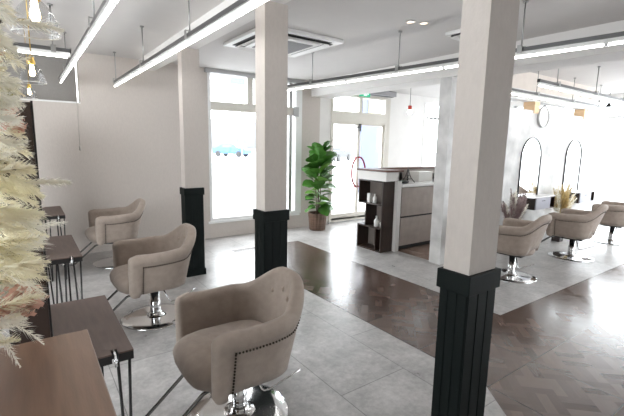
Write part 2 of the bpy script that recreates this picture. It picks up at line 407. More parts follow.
# mirror wall with clerestory slot
YD0, YD1 = 3.12, 3.28
wall_x('wall_styling', YD0, YD1, 4.27, 8.55, 2.345, [(5.0, 8.55, 2.07, 2.20)], concrete)
b = MB(); b.box(4.685, 8.55, YD0+.01, YD1-.01, 2.345, H-.0005); st(b.build('wall_styling', mat('peach_plaster', (.68,.62,.57), .7, var=.05)))
for i, x in enumerate((6.28, 8.02)): st(bx(x, x+.15, YD0-.012, YD1, 2.03, 2.20).build('trim_%d' % (3+i), peach))
st(bx(4.262, 4.27, YD0-.004, YD1+.004, 0, 2.345).build('trim_5', concrete))

# columns --------------------------------------------------------------
def column(name, x0, x1, y0, y1, bot=None):
    c = thing(name, '', None, ((x0+x1)/2, (y0+y1)/2, 0)); c['kind'] = 'structure'
    hx, hy = (x1-x0)/2, (y1-y0)/2
    bx(-hx, hx, -hy, hy, .98, 2.475).build('shaft', wallpaper, c)
    b = MB(); e = .006
    b.box(-hx-e, hx+e, -hy-e, hy+e, 0, 1.0)
    for fx, fy, lx in ((0,-1,hx),(0,1,hx),(-1,0,hy),(1,0,hy)):
        for s0 in (-1, 0, 1):                       # raised boards with grooves
            wd = 2*(lx+e)/3
            a0 = s0*wd-wd/2+.004; a1 = s0*wd+wd/2-.004
            if fy: b.box(a0, a1, (fy*(hy+e) if fy > 0 else -hy-e-.003), (hy+e+.003 if fy > 0 else -hy-e), .06, .94)
            else: b.box((hx+e if fx > 0 else -hx-e-.003), (hx+e+.003 if fx > 0 else -hx-e), a0, a1, .06, .94)
    b.build('wainscot', green_m, c)
    q = .018
    bx(-hx-q, hx+q, -hy-q, hy+q, .925, 1.005, bev=.003).build('cap_moulding', green_m, c)
    bx(-hx-q, hx+q, -hy-q, hy+q, .0, .075, bev=.003).build('base_moulding', green_m, c)
    return c
column('column_near', 1.384, 1.570, .872, .990); column('column_middle', 1.424, 1.612, 2.592, 2.735); column('column_far', 1.41, 1.60, 4.355, 4.485)

# ------------------------------------------------------------------ outside
st(bx(-60, 90, YN+.2, 90, -.12, -.02).build('ground', mat('pale_asphalt', (.55,.55,.56), .9, var=.05)))
st(bx(XE+.2, 90, -60, YN+.2, -.12, -.02).build('ground', MATS['pale_asphalt']))
def car(label, loc, rz, m, s=1):
    c = thing('car', label, 'car', loc, rz); c.scale = (s,s,s)
    prof = [(-2.1,.35),(-2.12,.75),(-1.95,.95),(-1.2,1.02),(-.55,1.44),(.85,1.46),(1.6,1.02),(2.08,.92),(2.12,.35)]
    b = MB(); k = len(prof)
    for y in (-.82,.82): b.v += [Vector((x,y*(.86 if z>1.2 else 1),z)) for x,z in prof]
    b.f += [list(range(k)), list(range(k,2*k))[::-1]]+[[i,k+i,k+(i+1)%k,(i+1)%k] for i in range(k)]; b.sm += [False]*(k+2)
    b.build('car_body', m, c)
    b = MB(); b.box(-.45,.75,-.80,.80,1.05,1.36); b.add([(-1.12,-.7,1.06),(-1.12,.7,1.06),(-.62,.62,1.40),(-.62,-.62,1.40)], [(0,1,2,3)]); b.build('car_window', mat('dark_car_glass', (.12,.14,.16), .15), c)
    for x in (-1.35,1.35):
        for y in (-.8,.8):
            MB().lathe([(.30,-.1),(.33,-.07),(.33,.07),(.30,.1)], 18, M=Matrix.Translation((x,y,.33)) @ Matrix.Rotation(PI/2,4,'X')).build('wheel', black_pl, c)
    return c
car('blue car parked far away outside the tall street window', (19.6, 43.5, -.02), PI/2+.6, mat('sky_blue_car_paint', (.045,.12,.29), .4))
car('grey car parked across the street seen through the left door glass', (25.3, 31.4, -.02), .5, mat('grey_car_paint', (.03,.032,.035), .4))
car('small white car behind the blue car outside the street window', (24.6, 52.0, -.02), 1.2, mat('white_car_paint', (.16,.16,.17), .4))
b = thing('building', 'narrow lilac neighbouring wall outside the right door leaf', 'building', (8.9, 9.8, -.02))
b2 = MB(); b2.box(0, .85, 0, .25, 0, 2.5); b2.box(0, .25, 0, .25, 2.5, 3.12); b2.build('wall', mat('lilac_render', (.13,.145,.235), .9, var=.02), b)
bx(.25, 1.35, -.03, .25, 2.5, 3.08).build('fascia', mat('straw_fascia', (.21,.20,.14), .9, var=.02), b)
b = thing('building', 'long pale shop building across the car park', 'building', (20, 75, -.02))
bx(-22, 26, 0, 10, 0, 6).build('wall', mat('pale_render', (.17,.17,.18), .9, var=.02), b)
bx(1, 5, -.3, 0, 3.2, 4.2).build('shop_sign', mat('pink_sign', (.20,.11,.12), .9), b)
for k in range(6): bx(-20+7*k, -16+7*k, -.1, 0, .8, 2.6).build('window', mat('grey_shop_glass', (.13,.135,.14), .6) if k == 0 else MATS['grey_shop_glass'], b)
b = thing('signboard', 'pale blue signboard on a pole high above the street', 'sign', (19.2, 40, -.02))
MB().tube([(0,0,0),(0,0,7.6)], .09, 8).build('pole', frame_grey, b); bx(-1.3,1.2,-.1,.1,7.6,8.7).build('sign_face', mat('pale_blue_sign', (.12,.17,.22), .9), b)

# ------------------------------------------------------------------ light rails
def light_rail(p0, p1, rods, label, group='linear tube lights hanging from the ceiling'):
    p0 = Vector(p0); p1 = Vector(p1); L = (p1-p0).length; ang = math.atan2(p1.y-p0.y, p1.x-p0.x)
    t = thing('linear_light', label, 'ceiling light', p0, ang, group)
    b = MB(); b.box(0, L, -.014, .014, .044, .047); b.box(0, L, -.014, -.011, .047, .070); b.box(0, L, .011, .014, .047, .070); b.box(0, L, -.014, -.006, .070, .073); b.box(0, L, .006, .014, .070, .073)
    b.build('rail', rail_m, t)
    MB().box(0, L, -.004, .004, .015, .044).build('tube_holder', ac_m, t)
    MB().tube([(.02,0,.006),(L-.02,0,.006)], .0085, 12).build('light_tube', tube_m, t)
    k = 1.2
    while k < L-.1: bx(k-.012, k+.012, -.011, .011, -.005, .02).build('tube_joint', ac_m, t); k += 1.2
    for x in rods:
        r = MB().tube([(x,0,.073),(x,0,H-p0.z-.001)], .0055, 8).build('rod', bracket_m, t)
        q = MB(); q.box(x-.004, x+.004, -.034, .034, .085, .089); q.box(x-.018, x+.018, -.034, -.030, .03, .089); q.box(x-.018, x+.018, .030, .034, .03, .089)
        q.lathe([(.012,.074),(.012,.085)], 6, (x,0,0)); q.build('bracket', bracket_m, t)
        MB().lathe([(.02,H-p0.z-.012),(.02,H-p0.z-.001)], 12, (x,0,0)).build('ceiling_anchor', bracket_m, r)
    bx(-.008, 0, -.016, .016, .040, .075).build('end_cap', black_pl, t)
    return t
ZL = 2.19
light_rail((.435, 5.95, ZL), (.435, 1.6, ZL), [.9, 2.9, 4.1], 'left tube light rail nearest the desks, running to the back wall')
light_rail((1.02, 5.85, ZL), (1.02, 1.5, ZL), [.12, 1.55, 2.9, 4.2], 'tube light rail running beside the row of columns')
light_rail((2.86, 4.75, ZL), (3.27, .75, ZL), [.62, 1.9, 3.05], 'long tube light rail crossing the picture right of the middle column')
light_rail((4.70, 2.31, ZL), (9.2, 2.40, ZL), [.45, 1.62, 2.7, 3.7], 'tube light rail starting just right of the near column over the right chairs')
light_rail((4.75, 2.86, ZL), (9.2, 2.98, ZL), [1.1, 2.3, 3.4], 'tube light rail closest to the mirror wall')
light_rail((.385, 4.12, ZL), (-2.2, 4.12, ZL), [.12, 1.2], 'short tube light rail crossing behind the left flowers')

# ceiling cassette air conditioners
def cassette(label, x, y, s=.475):
    t = thing('cassette_air_conditioner', label, 'air conditioner', (x, y, H), 0, 'ceiling air conditioners')
    b = MB(); b.box(-s, s, -s, s, -.035, -.0005, bev=.006); b.build('casing', ac_m, t)
    for a in range(4):
        M = Matrix.Rotation(a*PI/2, 4, 'Z')
        MB().box(-.36*s/.475, .36*s/.475, .335*s/.475, .415*s/.475, -.039, -.034, M=M).build('air_slot', slot_m, t)
        f = MB(); f.box(-.35*s/.475, .35*s/.475, -.025, .025, -.003, .003)
        o = f.build('louvre_flap', ac_m, t); o.matrix_local = M @ Matrix.Translation((0,.36*s/.475,-.046)) @ Matrix.Rotation(-.45,4,'X')
    b = MB(); g = s/.475; b.box(-.30*g, .30*g, -.30*g, .30*g, -.052, -.036, bev=.006); p = b.build('panel', ac_m, t)
    b = MB(); b.box(-.24*g, .24*g, -.24*g, .24*g, -.055, -.0525)
    for k in range(17): b.box(-.24*g, .24*g, (-.236+.0295*k)*g, (-.228+.0295*k)*g, -.058, -.055)
    b.build('intake_grille', grille_m, p)
    return t
cassette('white ceiling air conditioner behind the middle column', 2.37, 3.93)
cassette('white ceiling air conditioner mostly hidden by the near column', 3.62, 2.40, .21)

def downlight(label, x, y, r=.045):
    t = thing('downlight', label, 'ceiling light', (x, y, H), 0, 'recessed downlights')
    MB().lathe([(r,-.006),(r*1.0,-.0005),(r*.75,-.0005),(r*.72,-.006)], 20, caps=False).build('trim_ring', ac_m, t)
    MB().lathe([(.001,-.003),(r*.72,-.003)], 20, caps=False).build('lamp_face', mat('warm_downlight', (1,.9,.8), .4, emit=(1,.78,.6), estr=1.2) if 'warm_downlight' not in MATS else MATS['warm_downlight'], t)
downlight('left one of two small recessed downlights right of the air conditioner', 2.90, 2.60); downlight('right one of two small recessed downlights right of the air conditioner', 3.02, 2.55)
for k, (x, y) in enumerate(((5.0,2.75),)): pass

# ------------------------------------------------------------------ salon chair
def salon_chair():
    t = thing('salon_chair', 'x', 'chair', (0,0,0), 0, 'taupe tub salon chairs')
    N = 56
    # plan path: from right arm front, round the back, to left arm front (front is +x)
    xa, xb, ry, rx = .225, -.03, .258, .205
    La = xa-xb
    # build polyline
    pts = []
    for i in range(15): pts.append((xa-La*i/15, -ry))
    for i in range(0, 33):
        a = PI*i/32
        # superellipse back
        ca, sa = math.cos(a), math.sin(a)
        e = .86
        pts.append((xb-rx*abs(sa)**e, -ry*math.copysign(abs(ca)**e, ca)))
    for i in range(1, 16): pts.append((xb+La*i/15, ry))
    K = len(pts)
    cum = [0]
    for a, c in zip(pts, pts[1:]): cum.append(cum[-1]+math.dist(a, c))
    Lt = cum[-1]
    def sstep(a, b, x): x = max(0, min(1, (x-a)/(b-a))); return x*x*(3-2*x)
    rings = []
    M = 22
    def ring(p, nrm, tt, shrink, shift, tan, outer_only=False):
        s = abs(tt-.5)*2            # 1 at arm fronts, 0 at back centre
        back = 1-sstep(.08, .44, s)
        front = sstep(.925, .95, s)
        top = .650+.134*back-.008*math.sin(PI*min(1,max(0,(s-.5)/.5))) - .014*sstep(.93,1,s)**2
        bot = .322 + .062*(1-sstep(.20,.29,s)) - .012*front
        lean = .018 + .052*back
        w0, w1 = .050, .084-.010*back
        prof = []
        hh = top-bot; rt = w1/2
        for k in range(6):
            f = k/5
            prof.append((-w0/2+lean*f**1.3, bot+(hh-rt)*f, 'i', f))
        cxr = lean-w0/2+rt
        for k in range(1, 9):
            a = PI-PI*k/9
            prof.append((cxr+rt*math.cos(a), top-rt+rt*math.sin(a), 'r', 1))
        prof.append((cxr+rt*.98, top-rt-.012, 'r', 1)); prof.append((cxr+rt*.90, top-rt-.028, 'r', 1))
        for k in range(5, -1, -1):
            f = k/5*.90
            uo = w0/2+.006*math.sin(PI*f)+lean*f**1.3*.86-.022*(1-f)*back
            ub = -w0/2+lean*f**1.3*.9+w1*.98
            uo = ub-.004-.035*(1-f)**1.5
            ub = ub-.010*(1-f)
            prof.append((uo*(1-front)+ub*front, bot+(hh-rt-.008)*f if k < 5 else top-rt-.036, 'o', f))
        cu = sum(q[0] for q in prof)/len(prof); cz = (bot+top)/2
        out = []
        for (u, z, kd, f) in prof:
            uu = cu+(u-cu)*shrink; zz = cz+(z-cz)*(1-(1-shrink)*.26)
            P = Vector((p[0], p[1], 0)) + Vector((nrm[0], nrm[1], 0))*uu + Vector((tan[0], tan[1], 0))*shift
            P.z = zz
            # button dimples on the inner back
            if kd == 'i' or (kd == 'r' and f == 1):
                for by, bz in ((-.085,.645),(.0,.675),(.085,.645)):
                    dd = ((P.y-by)/.030)**2+((zz-bz)/.035)**2
                    if P.x < 0 and kd == 'i': P += Vector((nrm[0], nrm[1], 0))*(.014*math.exp(-dd)+.006*math.exp(-((P.y-by)/.012)**2)*(1 if zz < bz else 0)*max(0,1-(bz-zz)/.2))
            out.append(P)
        return out
    b = MB(); rr = []
    for i, p in enumerate(pts):
        a = pts[max(0,i-1)]; c = pts[min(K-1,i+1)]
        tx, ty = c[0]-a[0], c[1]-a[1]; ln = math.hypot(tx, ty); tx /= ln; ty /= ln
        nrm = (ty, -tx) # outward (right arm moving -x: normal = -y)
        if i == 0: nrm = (0,-1); tx, ty = -1, 0
        if i == K-1: nrm = (0,1); tx, ty = 1, 0
        nn = Vector((ty, -tx)); 
        if nn.dot(Vector((p[0]-xb, p[1]))) < 0: nn = -nn
        rr.append((p, (nn.x, nn.y), cum[i]/Lt, (tx, ty)))
    p, nn, tt, tan = rr[0]
    for k in range(5, 0, -1):
        a = k/5*PI/2; rings.append(ring(p, nn, tt, max(.05, math.cos(a)), -.034*math.sin(a), tan))
    for p, nn, tt, tan in rr: rings.append(ring(p, nn, tt, 1, 0, tan))
    p, nn, tt, tan = rr[-1]
    for k in range(1, 6):
        a = k/5*PI/2; rings.append(ring(p, nn, tt, max(.05, math.cos(a)), .034*math.sin(a), tan))
    n = len(rings[0]); vs = [v for r in rings for v in r]; fs = []
    for i in range(len(rings)-1):
        for j in range(n): fs.append((i*n+j, i*n+(j+1)%n, (i+1)*n+(j+1)%n, (i+1)*n+j))
    fs.append(tuple(range(n))[::-1]); fs.append(tuple((len(rings)-1)*n+j for j in range(n)))
    b.add(vs, fs, True)
    shell = b.build('tub_shell', fabric, t)
    # nailhead row under the roll on the outside, and down the front edge of each arm
    b = MB(); base_i = 5
    io = n-6-1   # index of lower lip of the roll
    acc = 0
    fr_i = [i for i in range(K) if abs(rr[i][2]-.5)*2 < .915]
    def outer(i, f):
        R = rings[base_i+i]; f5 = max(0, min(4.999, f*5)); k = int(f5)
        return R[n-1-k].lerp(R[n-2-k], f5-k)
    for i in fr_i[:-1]:
        q0, q1 = outer(i, .93), outer(i+1, .93); sg = (q1-q0).length
        nv = Vector((rr[i][1][0], rr[i][1][1], 0)); d0 = acc
        while d0 < sg: b.ball(q0.lerp(q1, d0/sg)+nv*.003, .0058, 5); d0 += .0175
        acc = d0-sg
    for i in (fr_i[0], fr_i[-1]):
        nv = Vector((rr[i][1][0], rr[i][1][1], 0)); z0_ = outer(i, 0).z; z1_ = outer(i, .93).z; zs = z0_+.01
        while zs < z1_: b.ball(outer(i, (zs-z0_)/(z1_-z0_)*.93)+nv*.003, .0058, 5); zs += .0175
    b.build('nailhead_trim', stud_m, shell)
    # piping line along the lower front of the arms is part of the shell; buttons
    for by, bz in ((-.085,.645),(0,.675),(.085,.645)):
        # nearest inner vertex
        best = min((v for R in rings for v in R[:6] if v.x < -.08), key=lambda v: (v.y-by)**2+(v.z-bz)**2)
        MB().ball((best.x+.006, by, bz), .014, 8, sx=.6).build('button', button_m, shell)
    # seat cushion
    b = MB(); vs = []; fs = []; NU, NV = 36, 9
    for iv in range(NV+1):
        ph = -PI/2+PI*iv/NV
        for iu in range(NU):
            th = 2*PI*iu/NU; c, s = math.cos(th), math.sin(th)
            e = .5
            X = math.copysign(abs(c)**e, c)*(.262); Y = math.copysign(abs(s)**e, s)*.232
            kx = abs(math.cos(ph))**.30
            z = .378+math.copysign(abs(math.sin(ph))**.75, math.sin(ph))*.086
            X = X*kx**.8+.050
            if X > .15 and ph > 0: z -= .10*(X-.15)**1
            if X > .15 and ph < 0: X -= .25*(.378-z)*min(1,(X-.15)/.1)
            if X > .2 : X += .018*math.cos(ph)
            vs.append((X, Y*kx, z + (.010*(1-(2*abs(Y)/.5)**2) if ph > 0 else 0)))
    for iv in range(NV):
        for iu in range(NU): fs.append((iv*NU+iu, iv*NU+(iu+1)%NU, (iv+1)*NU+(iu+1)%NU, (iv+1)*NU+iu))
    b.add(vs, fs, True); b.build('seat', fabric, t)
    # rounded upholstered underside that closes the back bottom
    b = MB(); b.lathe([(.10,.285),(.16,.289),(.20,.305),(.215,.34),(.20,.38)], 36, (-.015,0,0)); u = b.build('seat_base', fabric, t)
    b = MB(); b.box(-.13,.13,-.09,.09,.262,.286, bev=.004); b.build('mounting_plate', black_m, t)
    # pedestal
    b = MB(); b.lathe([(.043,.012),(.043,.16),(.036,.163),(.036,.263)], 24); b.build('pump_column', chrome, t)
    b = MB(); b.lathe([(.275,.0),(.278,.004),(.272,.009),(.20,.013),(.09,.018),(.055,.026),(.052,.045),(.043,.052)], 48); b.build('base_disc', chrome, t)
    # pump lever (wire at the back)
    b = MB(); b.tube([(-.05,.04,.275),(-.10,.08,.15),(-.11,.09,.145),(-.14,.10,.15),(-.30,.16,.245)], .0055, 8); b.build('pump_lever', chrome, t)
    # footrest
    f = thing('footrest', '', None); 
    for k in ('label','category'):
        if k in f: del f[k]
    bpy.data.objects.remove(f)
    b = MB()
    for s in (-1, 1): b.tube([(.10,.125*s,.280),(.18,.125*s,.29),(.25,.125*s,.27),(.47,.125*s,.080),(.495,.125*s,.074),(.55,.125*s,.080)], .0095, 8)
    fr = b.build('footrest_arm', dchrome, t)
    b = MB(); b.tube([(.55,-.15,.08),(.55,.15,.08)], .012, 10); b.tube([(.55,-.15,.08),(.58,-.15,.095),(.61,-.15,.095)], .012, 10); b.tube([(.55,.15,.08),(.58,.15,.095),(.61,.15,.095)], .012, 10); b.tube([(.61,-.15,.095),(.61,.15,.095)], .012, 10)
    b.build('footrest_bar', chrome, fr)
    return t
ch = salon_chair()
CH = [(.885,1.905,0,PI-.02,'taupe salon chair nearest the camera, in front of the brown table'),
      (.83,3.47,0,PI+.02,'taupe salon chair second from the front in the left row'),
      (.86,5.38,0,PI+.0,'taupe salon chair farthest back in the left row by the wall'),
      (4.62,2.37,0,PI/2+.12,'taupe salon chair partly hidden by the near column'),
      (6.20,2.36,0,PI/2+.14,'taupe salon chair second from the near column in the right row'),
      (7.84,2.42,0,PI/2+.12,'taupe salon chair at the far right edge of the picture')]
for i, (x,y,z,rz,lab) in enumerate(CH):
    o = ch if i == 0 else copy_tree(ch)
    o.location = (x,y,z); o.rotation_euler = (0,0,rz); o['label'] = lab

# ------------------------------------------------------------------ styling desks + standing mirrors (left)
def hairpin(b, x, y, z, dx, dy):
    b.tube([(x,y,z),(x+dx*.45,y+dy*.45,.012),(x+dx*.5,y+dy*.5,.006),(x+dx*.55,y+dy*.55,.012),(x+dx,y+dy,z)], .0058, 8)
def desk(label, x0, x1, y0, y1, z=.72):
    t = thing('styling_desk', label, 'desk', (x0,y0,0), 0, 'narrow brown styling desks with hairpin legs')
    X, Y = x1-x0, y1-y0
    b = MB(); n0 = X-.075
    b.box(0, n0, 0, Y, z-.006, z); b.box(n0, n0+.022, .035, Y, z-.006, z); b.box(n0+.022, X, 0, Y, z-.006, z); b.build('tabletop', desk_m, t)
    b = MB(); b.box(0, n0, 0, Y, z-.038, z-.006); b.box(n0, n0+.022, .035, Y, z-.038, z-.006); b.box(n0+.022, X, 0, Y, z-.038, z-.006); b.build('tabletop_edge', black_m, t)
    for px, py, dx, dy in ((X-.052,.03,.042,0),(.085,.03,.042,0),(X-.045,Y-.11,0,.075),(.04,Y-.04,.075,0)):
        b = MB(); hairpin(b, px, py, z-.041, dx, dy); b.box(px-.01 if dx == 0 else px-.012, px+dx+.01, py-.01, py+dy+.012, z-.042, z-.038); b.build('hairpin_leg', black_m, t)
    b = MB(); b.tube([(n0+.011,.036,z-.004),(n0+.011,-.006,z-.004),(n0+.011,-.012,z-.03),(n0+.011,-.02,z-.045)], .005, 6); b.ball((n0+.011,-.008,z-.025), .008, 6); b.build('tool_hook', chrome, t)
    return t
D = [('narrow brown styling desk nearest the camera behind the walnut table', .045,.285,1.55,2.21),
     ('narrow brown styling desk in the middle of the left row', .045,.275,3.08,3.84),
     ('narrow brown styling desk farthest back near the wall', .045,.31,4.92,5.63)]
for lab,x0,x1,y0,y1 in D: desk(lab,x0,x1,y0,y1)
def stand_mirror(label, y0, y1):
    t = thing('standing_mirror', label, 'mirror', (-.02,(y0+y1)/2,0), 0, 'dark framed standing mirrors')
    h = (y1-y0)/2
    b = MB()
    b.box(.049,.055,-h,-h+.02,0,1.62); b.box(.049,.055,h-.02,h,0,1.62); b.box(.049,.055,-h+.02,h-.02,1.60,1.62); b.box(.049,.055,-h+.02,h-.02,0,.10); b.box(.049,.055,-h+.02,h-.02,.60,.62); b.build('frame', black_m, t)
    bx(-.055,.0485,-h,h,0,1.615).build('back_panel', mback_m, t)
    b = MB(); b.box(-.061,-.0555,-h,-h+.02,0,1.62); b.box(-.061,-.0555,h-.02,h,0,1.62); b.build('rear_frame', black_m, t)
    bx(.0495,.052,-h+.02,h-.02,.62,1.60).build('mirror_glass', mirror_m, t)
stand_mirror('tall dark framed mirror beside the nearest styling desk', 1.56, 2.20)
stand_mirror('tall dark framed mirror beside the middle styling desk', 3.10, 3.82)
stand_mirror('tall dark framed mirror beside the farthest styling desk', 4.94, 5.60)

# walnut table in the foreground
t = thing('walnut_table', 'high walnut veneer table in the bottom left corner under the flowers', 'table', (-.7,.42,0))
ZT = .95
bx(0,.815,0,.872,ZT-.04,ZT,bev=.003).build('tabletop', table_m, t)
for px,py,dx,dy in ((.74,.06,0,.08),(.05,.06,0,.08),(.74,.72,0,.08),(.05,.72,0,.08)):
    b = MB(); hairpin(b,px,py,ZT-.043,dx,dy); b.box(px-.02,px+.02,py-.01,py+dy+.01,ZT-.044,ZT-.04); b.build('hairpin_leg', black_m, t)

# ------------------------------------------------------------------ glass pendants over the desks
def pendant(label, x, y, z):
    t = thing('glass_pendant_lamp', label, 'pendant lamp', (x,y,z), 0, 'clear glass pendant lamps')
    R = .062
    b = MB(); prof = [(R,-.028),(R*.97,-.01),(R*.86,.02),(R*.66,.045),(R*.42,.062),(R*.26,.070),(R*.24,.078)]
    b.lathe(prof+[(q[0]-.0022,q[1]) for q in prof[::-1]], 36, caps=False); b.build('glass_shade', bell_m, t)
    MB().lathe([(R-.003,-.028),(R+.0012,-.0295),(R+.0015,-.027),(R-.002,-.0262)], 36, caps=False).build('shade_rim', ceram, t)
    MB().lathe([(.0165,.068),(.0175,.074),(.0175,.084),(.010,.112),(.006,.118)], 20).build('socket', gold_m, t)
    b = MB(); b.lathe([(.001,.006),(.008,.009),(.0135,.020),(.0135,.030),(.009,.048),(.008,.066)], 18); b.build('bulb', bulb_m, t)
    MB().tube([(0,0,.116),(0,0,H-z-.02)], .0028, 6).build('cord', gold_m, t)
    MB().lathe([(.04,H-z-.022),(.045,H-z-.016),(.045,H-z-.0005)], 20).build('canopy', gold_m, t)
pendant('largest clear glass pendant lamp at the top left corner', .058, 1.5, 1.835)
pendant('clear glass pendant lamp below and behind the largest one', .072, 2.75, 1.835)
pendant('smallest and farthest clear glass pendant lamp on the left', .09, 4.8, 1.915)

# ------------------------------------------------------------------ dried flower arrangement
def strands(b, p, d, L, R, n, r=.0012, droop=.3, lo=.12, rnd=random, tip=.2, bladew=None):
    """plume: stem + many curved flat-ish blades leaving it"""
    p = Vector(p); d = Vector(d).normalized()
    a = Vector((0,0,1)) if abs(d.z) < .9 else Vector((1,0,0))
    u = d.cross(a).normalized(); w = d.cross(u)
    side = u*rnd.uniform(-1,1)+w*rnd.uniform(-1,1)
    def axis(f): return p+d*L*f+side*L*.10*f*f+Vector((0,0,-1))*droop*L*f*f
    b.tube([axis(i/5) for i in range(6)], [r*1.6*(1-.12*i) for i in range(6)], 4)
    for i in range(n):
        f = lo+(1-lo)*i/n
        env = math.sin(PI*min(1, .12+.88*(f-lo)/(1-lo)))**.6*(1-tip*f)
        th = rnd.uniform(0, 2*PI); rad = u*math.cos(th)+w*math.sin(th)
        l = R*env*rnd.uniform(.45,1.55); rad = (rad+Vector((rnd.uniform(-.3,.3),rnd.uniform(-.3,.3),rnd.uniform(-.3,.3)))).normalized()
        q0 = axis(f); q1 = q0+(rad*.55+d*.5)*l*.5; q2 = q0+(rad*.75+d*.85)*l+Vector((0,0,-1))*l*.15
        bw = (bladew or r*1.3)
        s = (q2-q0).cross(rad.cross(d)).normalized()
        s = rad.cross(d).normalized()
        vs = [q0-s*bw*.5, q0+s*bw*.5, q1+s*bw, q1-s*bw, q2]
        b.add(vs, [(0,1,2,3),(3,2,4)], False)
rnd = random.Random(3)
fl = thing('dried_flower_arrangement', 'large cream pampas and dried flower arrangement hanging down the left edge', 'flowers', (-.32, 1.12, ZT))
FX, FY = -.32, 1.12
MB().lathe([(.09,0),(.11,.02),(.12,.12),(.10,.26),(.07,.30),(.075,.32)], 28).build('vase', vase_m, fl)
MB().tube([(0,0,.30),(.01,0,.6),(0,0,1.1)], [.012,.01,.006], 8).build('branch', stem_m, fl)
def loc_(x,y,z): return (x-FX, y-FY, z-ZT)
# pixel-independent layout in metres: x to the right, z up
def plume(x,y,z, dx,dy,dz, L, R, n, m, name='pampas_plume', **k):
    b = MB(); strands(b, loc_(x,y,z), (dx,dy,dz), L, R, n, rnd=rnd, **k); return b.build(name, m, fl)
EDGE = [(-30,28),(0,30),(60,34),(100,29),(125,33),(160,39),(200,45),(240,45),(290,43),(315,30),(335,14),(350,9)]
def edge(y):
    for (a, xa), (c, xc) in zip(EDGE, EDGE[1:]):
        if a <= y <= c: return xa+(xc-xa)*(y-a)/(c-a)
    return EDGE[-1][1]
for i in range(96):
    y = -25+365*i/95
    f = rnd.uniform(.35, 1.0) if i % 3 else rnd.uniform(.85,1.0)
    z = 1.77-.00197*y
    xt = -.052+.00178*edge(y)*f + .004
    yy = 1.04+rnd.uniform(-.06,.10)
    d = Vector((1, rnd.uniform(-.35,.25), rnd.uniform(-.65,.55))).normalized(); L = rnd.uniform(.10,.16)
    r0 = Vector((xt,yy,z))-d*L
    mm = cream if (120 < y < 300 and rnd.random() < .75) else (ivory if rnd.random() < .75 else cream)
    plume(r0.x, r0.y, r0.z, d.x, d.y, d.z, L, rnd.uniform(.026,.038), 230, mm, r=.0012, droop=.10, bladew=.0016, lo=.05)
# long single plumes that stick out to the right
plume(-.05,1.10,1.30, 1,-.05,.06, .125,.020,90, ivory, r=.0009, droop=.08)
plume(-.01,1.02,1.412, 1,0,.02, .092,.017,260, ivory, r=.0012, droop=.10, bladew=.0016)
plume(-.01,1.05,1.735, 1,.0,.06, .100,.024,200, ivory, r=.001, droop=.1, bladew=.0014)
plume(-.06,1.05,1.635, 1,.0,.35, .10,.016,80, ivory, r=.0009, droop=.0)
plume(-.07,1.02,1.13, .9,0,-.5, .09,.02,80, ivory, r=.0011, droop=.3)
plume(-.08,1.02,1.12, .5,0,-1, .09,.02,80, ivory, r=.0011, droop=.3)
plume(-.05,1.03,1.22, .9,0,-.6, .08,.02,80, ivory, r=.0011, droop=.3)
def bloom(x,y,z,R,m,name,n=60):
    b = MB()
    for i in range(n):
        a = rnd.uniform(0,2*PI); c = rnd.uniform(-1,1); s = math.sqrt(1-c*c)
        d = Vector((s*math.cos(a), s*math.sin(a), c)); q = Vector(loc_(x,y,z))+d*R*rnd.uniform(.7,1)
        u = d.orthogonal().normalized(); w = d.cross(u); pr = R*.33
        b.add([q, q+u*pr+d*pr*.4, q+(u+w)*pr*.8+d*pr*.7, q+w*pr+d*pr*.4], [(0,1,2,3)], False)
    b.ball(loc_(x,y,z), R*.7, 8); return b.build(name, m, fl)
for (x,y,z,R,m,nm) in [(-.012,1.06,1.145,.030,pinkp,'dried_bloom'),(-.04,1.04,1.16,.026,pinkp,'dried_bloom'),(-.062,1.02,1.15,.022,pinkp,'dried_bloom'),
    (-.02,1.1,1.56,.020,pinkp,'dried_bloom'),(-.035,1.05,1.535,.018,pinkp,'dried_bloom'),(-.005,1.12,1.53,.016,pinkp,'dried_bloom'),
    (-.03,1.1,1.59,.020,olive,'olive_sprig'),(-.012,1.12,1.60,.014,olive,'olive_sprig'),(-.045,1.06,1.655,.022,olive,'olive_sprig'),(-.03,1.06,1.665,.014,pinkp,'dried_bloom'),
    (-.02,1.0,1.44,.006,seed_m,'seed_head'),(-.03,1.0,1.455,.005,seed_m,'seed_head'),(-.03,1.0,1.43,.005,seed_m,'seed_head'),(-.015,1.02,1.355,.008,seed_m,'seed_head'),
    (-.035,1.0,1.73,.007,seed_m,'seed_head'),(-.02,1.0,1.72,.006,seed_m,'seed_head'),(-.045,1.0,1.74,.006,seed_m,'seed_head')]:
    bloom(x,y,z,R,m,nm, 50)

# ------------------------------------------------------------------ reception
t = thing('display_shelf', 'dark walnut open shelf of staggered cubes at the reception corner', 'shelf', (4.01,3.93,0))
SX, SY = .23, .50
b = MB()
for z in (0, .335, .67, 1.0): b.box(0, SX, 0, SY, z, z+.018)
b.box(0, SX, 0, .02, .018, 1.0)
b.build('carcass', shelf_m, t)
bx(0, SX, .325, .343, .353, .67).build('divider', shelf_m, t)
bx(0, SX, .11, .128, .018, .335).build('divider', shelf_m, t)
bx(0, SX, SY-.018, SY, .688, 1.0).build('end_board', shelf_m, t)
bx(0, SX, SY-.018, SY, .018, .335).build('end_board', shelf_m, t)
for y0_, y1_, z0_, z1_ in ((.128,SY-.018,.018,.335),(.02,SY-.018,.688,1.0),(.02,.325,.353,.67)):
    bx(SX-.012, SX-.002, y0_, y1_, z0_, z1_).build('back_board', shelfback_m, t)
st(bx(4.245, 4.315, 3.87, 3.935, .0, 1.14).build('wall_reception', white_wall))
st(bx(4.245, 4.315, 3.935, 4.45, .0, 1.02).build('wall_reception', white_wall))
st(bx(4.00, 4.315, 3.87, 4.45, 1.02, 1.145).build('wall_reception', white_wall))
st(bx(4.315, 6.3, 4.37, 4.45, 0, 1.145).build('wall_reception', shelfback_m))
